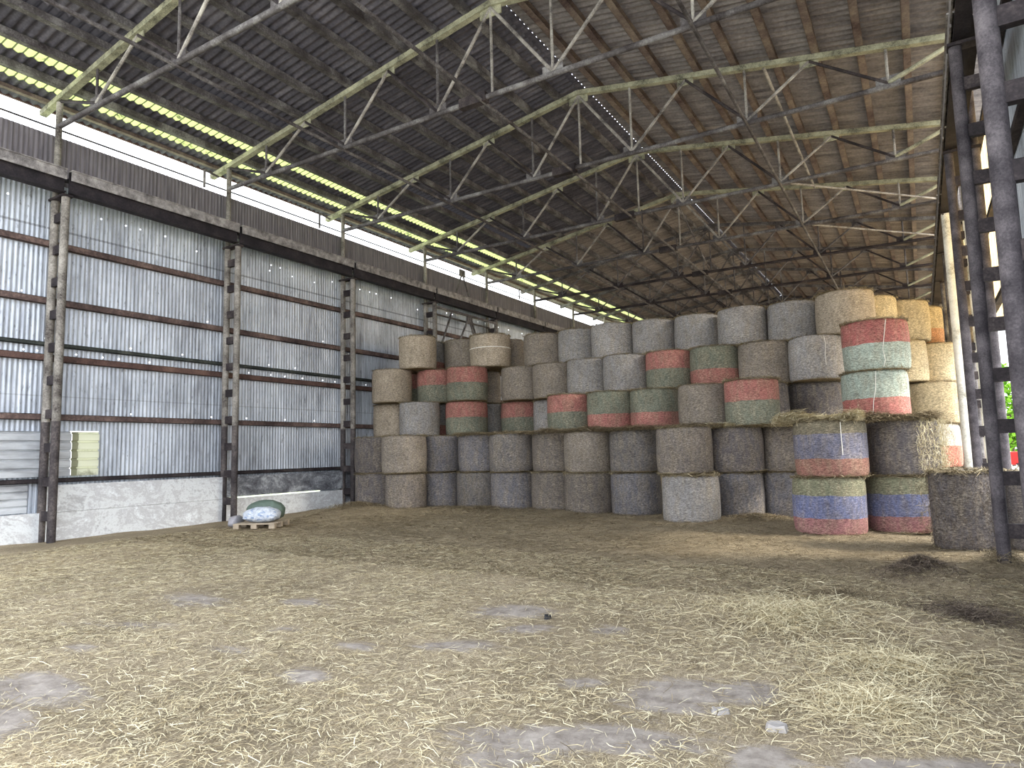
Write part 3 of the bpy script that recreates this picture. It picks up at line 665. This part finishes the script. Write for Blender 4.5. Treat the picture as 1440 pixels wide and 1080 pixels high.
STYLE = dict(A1='dark', A2='lowwarm', A3='bluegrey', A4='low', A5='bluegrey', A6='lowwarm', A7='lowwarm', A8='bluegrey', A9='grey', A10='bluegrey', A11='bluegrey', A12='tricolour', A13='tricolour', A14='dark', A15='dark',
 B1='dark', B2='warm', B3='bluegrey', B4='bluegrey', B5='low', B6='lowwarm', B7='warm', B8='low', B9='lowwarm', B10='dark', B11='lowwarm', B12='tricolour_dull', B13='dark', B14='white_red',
 C16='grey_red', D16='red_green', C17='dark', C1='tan', C2='grey', C3='red_green', C4='grey', C5='red_green', C6='grey', C7='red_green', C8='green_red', C9='green_red', C10='warm', C11='red_green', C12='dark', C13='litgreen_red', C14='gold', C15='gold',
 D1='tan', D2='red_green', D3='red_green', D4='warm', D5='warm', D6='warm', D7='grey', D8='grey', D9='red_green', D10='green_red', D11='warm', D12='grey', D13='red_litgreen', D14='gold', D15='gold',
 E1='tan', E2='grey_red', E3='warm', E4='tan', E5='warm', E6='warm', E7='grey', E8='grey', E9='grey', E10='grey', E11='grey', E12='grey', E13='tan', E14='gold', E15='gold', E16='gold_orange')
LOOK = dict(tan='tan', grey='pale grey', bluegrey='blue grey', warm='brownish grey', low='shade-toned grey', lowwarm='shade-toned brown grey', dark='dark grey', red_green='red over green', green_red='green over red', litgreen_red='daylight-toned green over red', red_litgreen='red over daylight-toned green',
 tricolour='green, blue and red banded', tricolour_dull='dull olive, blue and red banded', white_red='white over red', gold='daylight-toned tan', gold_orange='daylight-toned tan over orange', grey_red='grey over red')
TIERN = dict(A='bottom', B='second', C='third', D='fourth', E='top')
FR = dict(B7=1.6, B8=1.7, B9=1.8, B10=2.2, B11=2, B12=2.4, B13=2.6, C7=1.6, C8=1.5, C9=1.7, C11=2.2, A9=2, D9=1.5, D10=1.5, D11=1.5, D13=1.8, C13=1.8, E4=1.5, E13=1.6, A13=2, A12=1.3, A14=2, A15=1.6, B2=1.4, B5=1.2)
def bale(nm, x, y, D, style, label, k, h, hidden=False):
    rnd = random.Random(nm); z = k*HB + fl(x)
    t = thing('round_bale', label, 'bale', (x, y, z), 'round bales of the tiered stack', rnd.uniform(0, 6.28))
    t.rotation_euler.x = rnd.uniform(-.012, .012); t.rotation_euler.y = rnd.uniform(-.012, .012)
    R = D/2; n = 48; off = Vector((rnd.uniform(-50, 50), rnd.uniform(-50, 50), 0))
    # net wrap: barrel with slightly pinched rims
    prof = [(.012, .90), (.03, .955), (.08, .985), (.2, 1.0), (.35, 1.006), (.5, 1.008), (.65, 1.006), (.8, 1.0), (.92, .988), (.97, .962), (.99, .92)]
    V = []; 
    for u, q in prof:
        for i in range(n):
            a = 2*PI*i/n; p = Vector((math.cos(a), math.sin(a), u*1.4))
            rr = R*q*(1+.022*mn.noise(p*1.3+off)+.010*mn.noise(p*4+off))
            V.append((rr*math.cos(a), rr*math.sin(a), u*h+.02*mn.noise(p*1.7+off*2)*(u > .5)))
    m = len(prof); b = MB(); b.add(V, [(r*n+i, r*n+(i+1) % n, (r+1)*n+(i+1) % n, (r+1)*n+i) for r in range(m-1) for i in range(n)])
    o = b.build('net_wrap', M['net_'+style], t, True)
    o.data.polygons.foreach_set('use_smooth', [True]*len(o.data.polygons))
    # packed hay core: ends bulging inside the wrap
    b = MB(); V = []; rings = [(.0, .0, .004), (.0, .6, .004), (.02, .93, .01), (.5, .95, .5), (.97, .945, .97), (1., .7, .995), (1.0, .0, 1.0)]
    ns = 24; V.append((0, 0, .004*h))
    for _, q, u in rings[1:-1]:
        for i in range(ns):
            a = 2*PI*i/ns; rr = R*q*(1+.02*mn.noise(Vector((math.cos(a)*2, math.sin(a)*2, u*3))+off))
            V.append((rr*math.cos(a), rr*math.sin(a), u*h+.012*mn.noise(Vector((a*2, u, q*4))+off)))
    V.append((0, 0, h*.995)); F = [(0, 1+(i+1) % ns, 1+i) for i in range(ns)]
    for r in range(4): F += [(1+r*ns+i, 1+r*ns+(i+1) % ns, 1+(r+1)*ns+(i+1) % ns, 1+(r+1)*ns+i) for i in range(ns)]
    last = 1+4*ns; F += [(last+i, last+(i+1) % ns, len(V)-1) for i in range(ns)]
    b.add(V, F); b.build('hay_core', M['core'], t)
    if hidden: return t
    # ragged hay at the rims
    fr = FR.get(nm, 1.0); cnt = int(420*fr); g = np.random.default_rng(abs(hash(nm)) % 1000 if False else sum(map(ord, nm))*7)
    top = g.uniform(0, 1, cnt) < .75
    a = g.uniform(0, 2*PI, cnt); rr = R*g.uniform(.88, 1.02, cnt)
    Z = np.where(top, h*(.975+.02*fr*g.uniform(0, 1, cnt)), .015+.03*g.uniform(0, 1, cnt))
    P = np.stack([rr*np.cos(a), rr*np.sin(a), Z], -1)
    az = a + g.normal(PI/2, .55, cnt)
    global RNG
    sv = RNG; RNG = g
    strands('hay_fringe', P, .13*np.exp(g.normal(0, .35, cnt))*(.8+.25*fr), np.full(cnt, .012), .3, M['hay_rim'], t, az)
    RNG = sv
    return t
import itertools
for tier in 'ABCDE':
    names = sorted([n for n in BP if n[0] == tier], key=lambda q: math.atan2(BP[q][0], BP[q][1]))
    for i, nm in enumerate(names):
        x, y, D = BP[nm]; st = STYLE[nm]
        lab = '%s round bale, %s tier, %s along from the corrugated wall' % (LOOK[st], TIERN[tier], ORD[i])
        if nm == 'A14': lab = 'dark shaggy bale standing alone on the floor before the open side column'
        if nm == 'A15': lab = 'dark bale cut by the frame edge, outside the open side column'
        if nm == 'E4': lab = 'tan top tier bale with a single white band around it'
        if nm == 'B13': lab = 'dark grey shaggy bale topping the banded one next to the open side'
        if nm == 'D13': lab = 'red over daylight-toned green bale crowning the tall bright stack, trailing twine'
        if nm == 'B14': lab = 'bright white over red bale glimpsed beside the whitish column'
        h = HB if nm not in ('A14', 'A15') else 1.32
        o = bale(nm, x, y, D, st, lab, 'ABCDE'.index(tier), h)
        if nm == 'E4':
            b = MB(); n = 40
            for zz_ in (.66, .69):
                b.v += [(D/2*1.02*math.cos(2*PI*i/n), D/2*1.02*math.sin(2*PI*i/n), zz_) for i in range(n)]
            b.f = [(i, (i+1) % n, n+(i+1) % n, n+i) for i in range(n)]; b.mi = [0]*n
            q = b.build('net_band', M['twine'], o); q['label'] = 'white band'
        if nm in ('C13', 'D13', 'D12', 'B12'):
            b = MB(); an = math.atan2(-y, -x) - o.rotation_euler.z; R = D/2*1.022
            pts = {'C13': [(.08, 1.12), (.02, .7), (-.06, .45), (-.1, .2), (-.02, .12)], 'D13': [(.35, 1.1), (.28, .8), (.2, .45), (.25, .2), (.18, .05)], 'D12': [(.3, 1.1), (.34, .9), (.3, .6), (.32, .35)], 'B12': [(.3, 1.1), (.3, .8), (.31, .45)]}[nm]
            pv = [(R*math.cos(an+q_), R*math.sin(an+q_), z_) for q_, z_ in pts]
            for p_, q_ in zip(pv, pv[1:]): b.tube(p_, q_, .007, 5)
            q = b.build('loose_twine', M['twine'], o); q['label'] = 'loose white twine'
for i, (nm, (x, y, D)) in enumerate(SUPPORT.items()):
    bale(nm, x, y, D, 'dark', 'dark inner round bale hidden behind the front rows of the stack', 'ABCDE'.index(nm[0]), HB, True)

# hay spread on the ledge above the second tier
def ledge(name, xa, xb, ya, yb, z, n, mat, label, L=.2, th=.05):
    g = RNG; X = g.uniform(xa, xb, n); Y = ya+(yb-ya)*(X-xa)/(xb-xa)+g.normal(0, .12, n)
    Z = z+fl(X)+.015+th*np.abs(g.normal(0, 1, n))*(.45+.55*np.sin(X*2.3+.6)**2)-.06*g.uniform(0, 1, n)*(g.uniform(0, 1, n) < .35)
    o = strands(name, np.stack([X, Y, Z], -1), L*np.exp(g.normal(0, .35, n)), np.full(n, .010), .2, mat); o['label'] = label
    return o
ledge('ledge_hay', -12.4, -9.2, 17.05, 17.2, 2*HB, 1400, M['hay'], 'thin hay along the second tier below the grey bales', .16, .03)
ledge('ledge_hay', -9.3, -4.2, 16.95, 16.9, 2*HB, 4200, M['hay'], 'dull hay lying along the second tier of bales', .17, .05)
ledge('ledge_hay', -4.6, -2.3, 16.98, 17.6, 2*HB, 3200, M['hay_pale'], 'bleached hay on the second tier beside the banded bales', .17, .06)
ledge('ledge_hay', -2.7, -1.0, 15.5, 14.85, 2*HB, 5200, M['hay_pale'], 'pale straw heap on top of the banded bales', .18, .085)
ledge('ledge_hay', -1.1, .3, 15.2, 15.95, 2*HB, 2600, M['hay'], 'ragged hay over the shaggy dark bale', .18, .07)
def shag(name, cx, cy, R, z0, z1, a0, a1, n, mat, label, dep=.12, L=.14, W=.008):
    g = RNG; a = g.uniform(a0, a1, n); r = R*(1.0)+np.abs(g.normal(0, dep*.5, n)); Z = g.uniform(z0, z1, n)+fl(cx)
    o = strands(name, np.stack([cx+r*np.cos(a), cy+r*np.sin(a), Z], -1), L*np.exp(g.normal(0, .4, n)), np.full(n, W), .8, mat); o['label'] = label
    return o
shag('shaggy_hay', -.36, 16.38, .66, 1.2, 2.3, -1.2, .5, 1500, M['hay_pale'], 'shaggy hay hanging off the side of the dark upper bale', .2)
shag('shaggy_hay', -.49, 16.37, .65, .05, 1.15, -1.1, .4, 700, M['hay'], 'hay bristling from the banded lower bale side', .14)
shag('shaggy_hay', .50, 14.05, .48, .05, 1.3, -3.1, -.2, 1800, M['hay_dark'], 'bristly hay over the lone dark bale', .04, .1, .006)

# ------------------------------------------------------------------ pallet with sacks
px, py = -14.15, 11.3
pz = fl(px)+.02
t = thing('wooden_pallet', 'small wooden pallet under white sacks by the concrete wall', 'pallet', (px, py, pz), rz=math.radians(28))
for yy in (-.42, 0, .42): 
    for xx in (-.44, 0, .44): MB().box(xx-.07, xx+.07, yy-.06, yy+.06, 0, .10).build('block', M['pallet'], t)
for i in range(5):
    yy = -.42+.21*i; MB().box(-.51, .51, yy-.07, yy+.07, .10, .125).build('deck_board', M['pallet'], t)
def sack(name, x, y, z, sx, sy, sz, mat, label, rz=0, prints=None):
    b = MB(); nu, nv = 28, 12; V = []
    for j in range(nv+1):
        ph = -PI/2+PI*j/nv
        for i in range(nu):
            th = 2*PI*i/nu
            c, s = math.cos(th), math.sin(th); q = abs(math.cos(ph))**.7
            ex = math.copysign(abs(c)**.6, c)*q; ey = math.copysign(abs(s)**.6, s)*q; ez = math.copysign(abs(math.sin(ph))**.9, math.sin(ph))
            k = 1+.10*mn.noise(Vector((ex*2.4, ey*2.4, ez*2))+Vector((x, y, 0)))+.05*mn.noise(Vector((ex*7, ey*7, ez*5)))
            V.append((ex*sx*k, ey*sy*k, max(-1, ez)*sz*(1 if ez > 0 else .75)*k))
    F = [(j*nu+i, j*nu+(i+1) % nu, (j+1)*nu+(i+1) % nu, (j+1)*nu+i) for j in range(nv) for i in range(nu)]
    b.add(V, F); o = b.build(name, mat, None, True); o.location = (x, y, z+sz*.75); o.rotation_euler.z = rz
    tag(o, label, 'sack', 'sacks on the pallet')
    if prints: MB().box(*prints).build('printed_patch', M['sack_print'], o)
    return o
rz = math.radians(28)
def rot(u, v): return (px+u*math.cos(rz)-v*math.sin(rz), py+u*math.sin(rz)+v*math.cos(rz))
u = rot(.06, -.14); sack('feed_sack', u[0], u[1], pz+.125, .43, .27, .21, M['sack_white'], 'plump white sack with faint blue print, front of the pallet', rz)
u = rot(.0, .22); sack('feed_sack', u[0], u[1], pz+.125, .46, .20, .29, M['sack_green'], 'dark green sack behind the white one on the pallet', rz)
u = rot(-.66, .0); sack('plastic_bundle', u[0], u[1], pz-.01, .14, .26, .17, M['sack_grey'], 'crumpled grey plastic bundle against the second wall column', rz)

# ------------------------------------------------------------------ glimpses outside the open side
def bush(name, x, y, z0, z1, r, n, label):
    g = RNG; P = g.normal(0, 1, (n, 3)); P /= np.linalg.norm(P, axis=1)[:, None]; P *= (g.uniform(.3, 1, n)**.4)[:, None]
    P = P*np.array([r, r, (z1-z0)/2])+np.array([x, y, (z0+z1)/2])
    t_ = thing(name, label, 'tree', (x, y, -.22))
    P -= np.array([x, y, -.22])
    o = strands('foliage', P, np.full(n, .35), np.full(n, .28), .8, M['leaf'], t_)
    MB().tube((0, 0, 0), (0, 0, (z0+z1)/2), .12, 8).build('trunk', M['rust'], t_, True)
bush('roadside_tree', 5.6, 62, .6, 7.5, 1.6, 1500, 'lime green tree glimpsed between the open side columns')
bush('roadside_tree', 9.0, 70, .6, 9, 2.6, 1800, 'wider lime tree further right beyond the open side')
t = thing('farm_shed', 'cream rendered shed far beyond the open side', 'building', (3.0, 72, -.22))
MB().box(-6, 1.2, 0, 6, 0, 3.6).build('walls', M['outwall'], t); MB().box(-6.3, 1.5, -.3, 6.3, 3.6, 3.9).build('roof', M['rust'], t)
t = thing('farm_trailer', 'small red trailer parked beyond the open side', 'trailer', (4.35, 47.5, -.22))
MB().box(-.5, .5, -1, 1, .55, 1.25).build('body', M['red'], t)
for s in (-1, 1):
    MB().tube((s*.42, 0, .35), (s*.58, 0, .35), .35, 16).build('wheel', M['tyre'], t, True)
MB().bar((0, -1, .6), (0, -1.9, .5), .08, .08).build('drawbar', M['tyre'], t)
o = MB().tube((3.05, 46, -.22), (3.05, 46, .75), .34, 20).build('plastic_drum', M['blue'], None, True); tag(o, 'blue plastic drum standing outside the open side', 'drum')

# ------------------------------------------------------------------ light
w = bpy.data.worlds.new('overcast sky'); SC.world = w; w.use_nodes = True
nt = w.node_tree; bg = nt.nodes['Background']
geo = nt.nodes.new('ShaderNodeTexCoord'); sep = nt.nodes.new('ShaderNodeSeparateXYZ'); nt.links.new(geo.outputs['Generated'], sep.inputs[0])
rp = nt.nodes.new('ShaderNodeValToRGB'); rp.color_ramp.elements[0].position = 0; rp.color_ramp.elements[0].color = (.95, .97, 1.0, 1)
rp.color_ramp.elements[1].position = .7; rp.color_ramp.elements[1].color = (.84, .92, 1.06, 1)
nt.links.new(sep.outputs[2], rp.inputs[0]); nt.links.new(rp.outputs[0], bg.inputs[0])
bg.inputs[1].default_value = 1.0
def portal(name, loc, rot_, sx, sy):
    ld = bpy.data.lights.new(name, 'AREA'); ld.shape = 'RECTANGLE'; ld.size = sx; ld.size_y = sy
    o = bpy.data.objects.new(name, ld); COL.objects.link(o); o.location = loc; o.rotation_euler = rot_
    ld.cycles.is_portal = True
portal('portal', (-7.5, YN-.05, 5.2), (PI/2, 0, 0), 18.6, 11.2)
portal('portal', (1.95, 30.6, 2.1), (0, PI/2, 0), 4.7, 36)
portal('portal', (-16.9, 23.4, 9.85), (0, -PI/2, 0), 1.1, 50)
sd = bpy.data.lights.new('sun', 'SUN'); sd.energy = 1.3; sd.angle = math.radians(12); sd.color = (1, .93, .8)
so = bpy.data.objects.new('sun', sd); COL.objects.link(so)
so.rotation_euler = Vector((1.0, .25, .6)).to_track_quat('Z', 'Y').to_euler()

SC.cycles.max_bounces = 8; SC.cycles.diffuse_bounces = 5; SC.cycles.transparent_max_bounces = 8
try: SC.cycles.use_denoising = True
except Exception: pass
SC.view_settings.view_transform = 'Standard'; SC.view_settings.look = 'None'; SC.view_settings.gamma = 1; SC.view_settings.use_curve_mapping = False
SC.view_settings.exposure = 2.25
